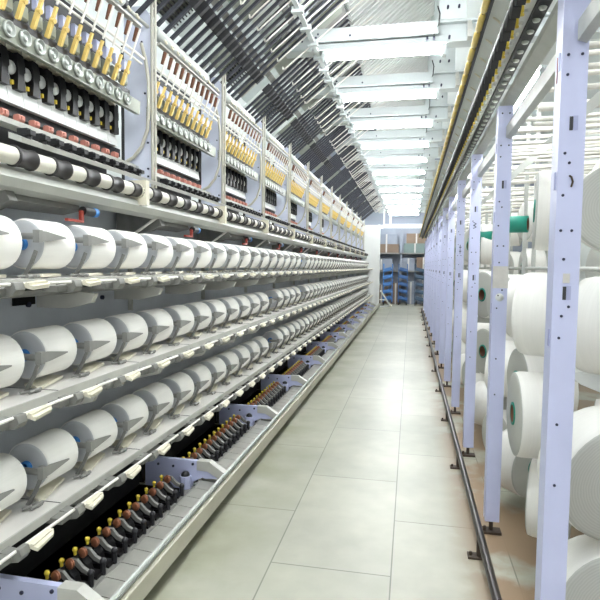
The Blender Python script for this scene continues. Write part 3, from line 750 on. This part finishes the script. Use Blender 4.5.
for i,(pos,lb) in enumerate((((.64,3.82,1.785),'empty green tube held beside the second creel post'),((.64,5.36,1.785),'empty green tube held beside the third creel post'))):
    q=Vector((.93,-.35,.0)).to_track_quat('Z','Y')
    t=thing('empty_tube',lb,'tube',pos,q.to_euler(),'empty green tubes in the creel')
    ob('tube',tu_me,t); ob('tube_lining',ti,t,label='brown cardboard inside')
# white catch tray in the creel at right
t=thing('catch_tray','white folded tray under a bobbin at the right edge of the creel','tray',(.80,2.6,1.02))
ob('tray_body',MB().prism_y([(-.14,.04),(.4,.02),(.4,-.02),(.05,-.06),(-.08,-.01)],-.1,.15).mesh('tray_body','white'),t)

# ------------------------------------------------------------------ far end
fr_c=MB()
for x in (-.17,.17):
    for y in (-.2,.2): fr_c.box(x-.015,x+.015,y-.015,y+.015,.12,1.62)
fr_ms=[fr_c.mesh('frame',m) for m in ('bluecart','bluecart2','bluecart3')]
shf=MB().prism_x([(-.2,.0),(.2,.09),(.2,.13),(-.2,.14),(-.21,.04)],-.155,.155); sh_ms=[shf.mesh('shelf_bin',m) for m in ('bluecart','bluecart2','bluecart3')]
wh=MB().lathe([(.0001,-.015),(.05,-.015),(.05,.015),(.0001,.015)],(0,0,.05),(1,0,0),12).box(-.02,.02,-.02,.02,.05,.12).mesh('caster','dark')
for i,(x,y,lb) in enumerate(((-.87,21.9,'blue shelf cart at the far end beside the white end panel'),(-.29,22.1,'blue shelf cart at the far end, middle one of three'),(.34,21.9,'blue shelf cart at the far end beside the creel posts'))):
    t=thing('shelf_cart',lb,'cart',(x,y,0),group='blue shelf carts at the far end')
    ob('frame',fr_ms[i],t)
    for j in range(5): ob('shelf_bin',sh_ms[i],t,(0,0,.2+j*.28),(0,R((-14,14,14)[i]),0))
    for xx in (-.15,.15):
        for yy in (-.18,.18): ob('caster',wh,t,(xx,yy,0))
ct_list=[(-1.15,22.9,0,.5,.75,'carton','brown carton standing on the floor behind the left blue cart'),
 (-.58,22.8,0,.40,.85,'carton','brown carton on the floor between left and middle blue carts'),
 (.02,22.9,0,.40,.9,'carton2','grey wrapped carton on the floor between middle and right carts'),
 (.5,22.9,0,.45,1.0,'carton2','grey wrapped carton on the floor behind the right blue cart')]
for x,y,z,w,h,m,lb in ct_list:
    t=thing('carton',lb,'box',(x,y,z),group='cartons at the far end')
    ob('box_body',MB().bbox(-w/2,w/2,-.25,.25,0,h,.01).mesh('box_body',m),t)
    ob('tape_strip',MB().box(-.03,.03,-.252,-.25,0,h).mesh('tape_strip','tape'),t)
t=thing('storage_rack','steel storage rack with wrapped cartons against the back wall','rack',(0,23.2,0))
rk=MB()
for x in (-1.75,-.40,.95): rk.box(x-.04,x+.04,-.35,-.29,0,3.0).box(x-.04,x+.04,.29,.35,0,3.0)
ob('upright',rk.mesh('upright','wallblue'),t)
ob('shelf',MB().box(-1.75,.95,-.35,.35,1.30,1.36).box(-1.75,.95,-.35,.35,2.02,2.08).mesh('shelf','bracket'),t)
for x,z,w,h,m,lb in ((-1.2,1.36,.9,.46,'carton2','grey wrapped carton on the lower rack shelf at left'),(-.1,1.36,.5,.50,'carton2','grey wrapped carton at the middle of the lower rack shelf'),(.5,1.36,.55,.55,'carton','brown carton on the lower rack shelf at right'),
  (-1.0,2.08,1.0,.35,'carton','wide brown carton on the upper rack shelf at left'),(-1.0,2.43,.9,.4,'carton2','grey wrapped carton on top of the wide brown carton'),(.15,2.08,.9,.38,'carton3','green carton on the upper rack shelf at right'),(.2,2.46,.8,.4,'carton','brown carton on top of the green carton')):
    t=thing('carton',lb,'box',(x,23.2,z),group='cartons at the far end')
    ob('box_body',MB().bbox(-w/2,w/2,-.3,.3,0,h,.01).mesh('box_body',m),t)
    ob('tape_strip',MB().box(-.03,.03,-.302,-.3,0,h).mesh('tape_strip','tape'),t)

# ------------------------------------------------------------------ light
w=bpy.data.worlds.new('world'); SC.world=w; w.use_nodes=True
w.node_tree.nodes['Background'].inputs[0].default_value=(.92,.96,1,1)
w.node_tree.nodes['Background'].inputs[1].default_value=.30
SC.view_settings.view_transform='Standard'; SC.view_settings.look='None'
SC.view_settings.exposure=2.22; SC.view_settings.gamma=1
SC.view_settings.use_curve_mapping=False
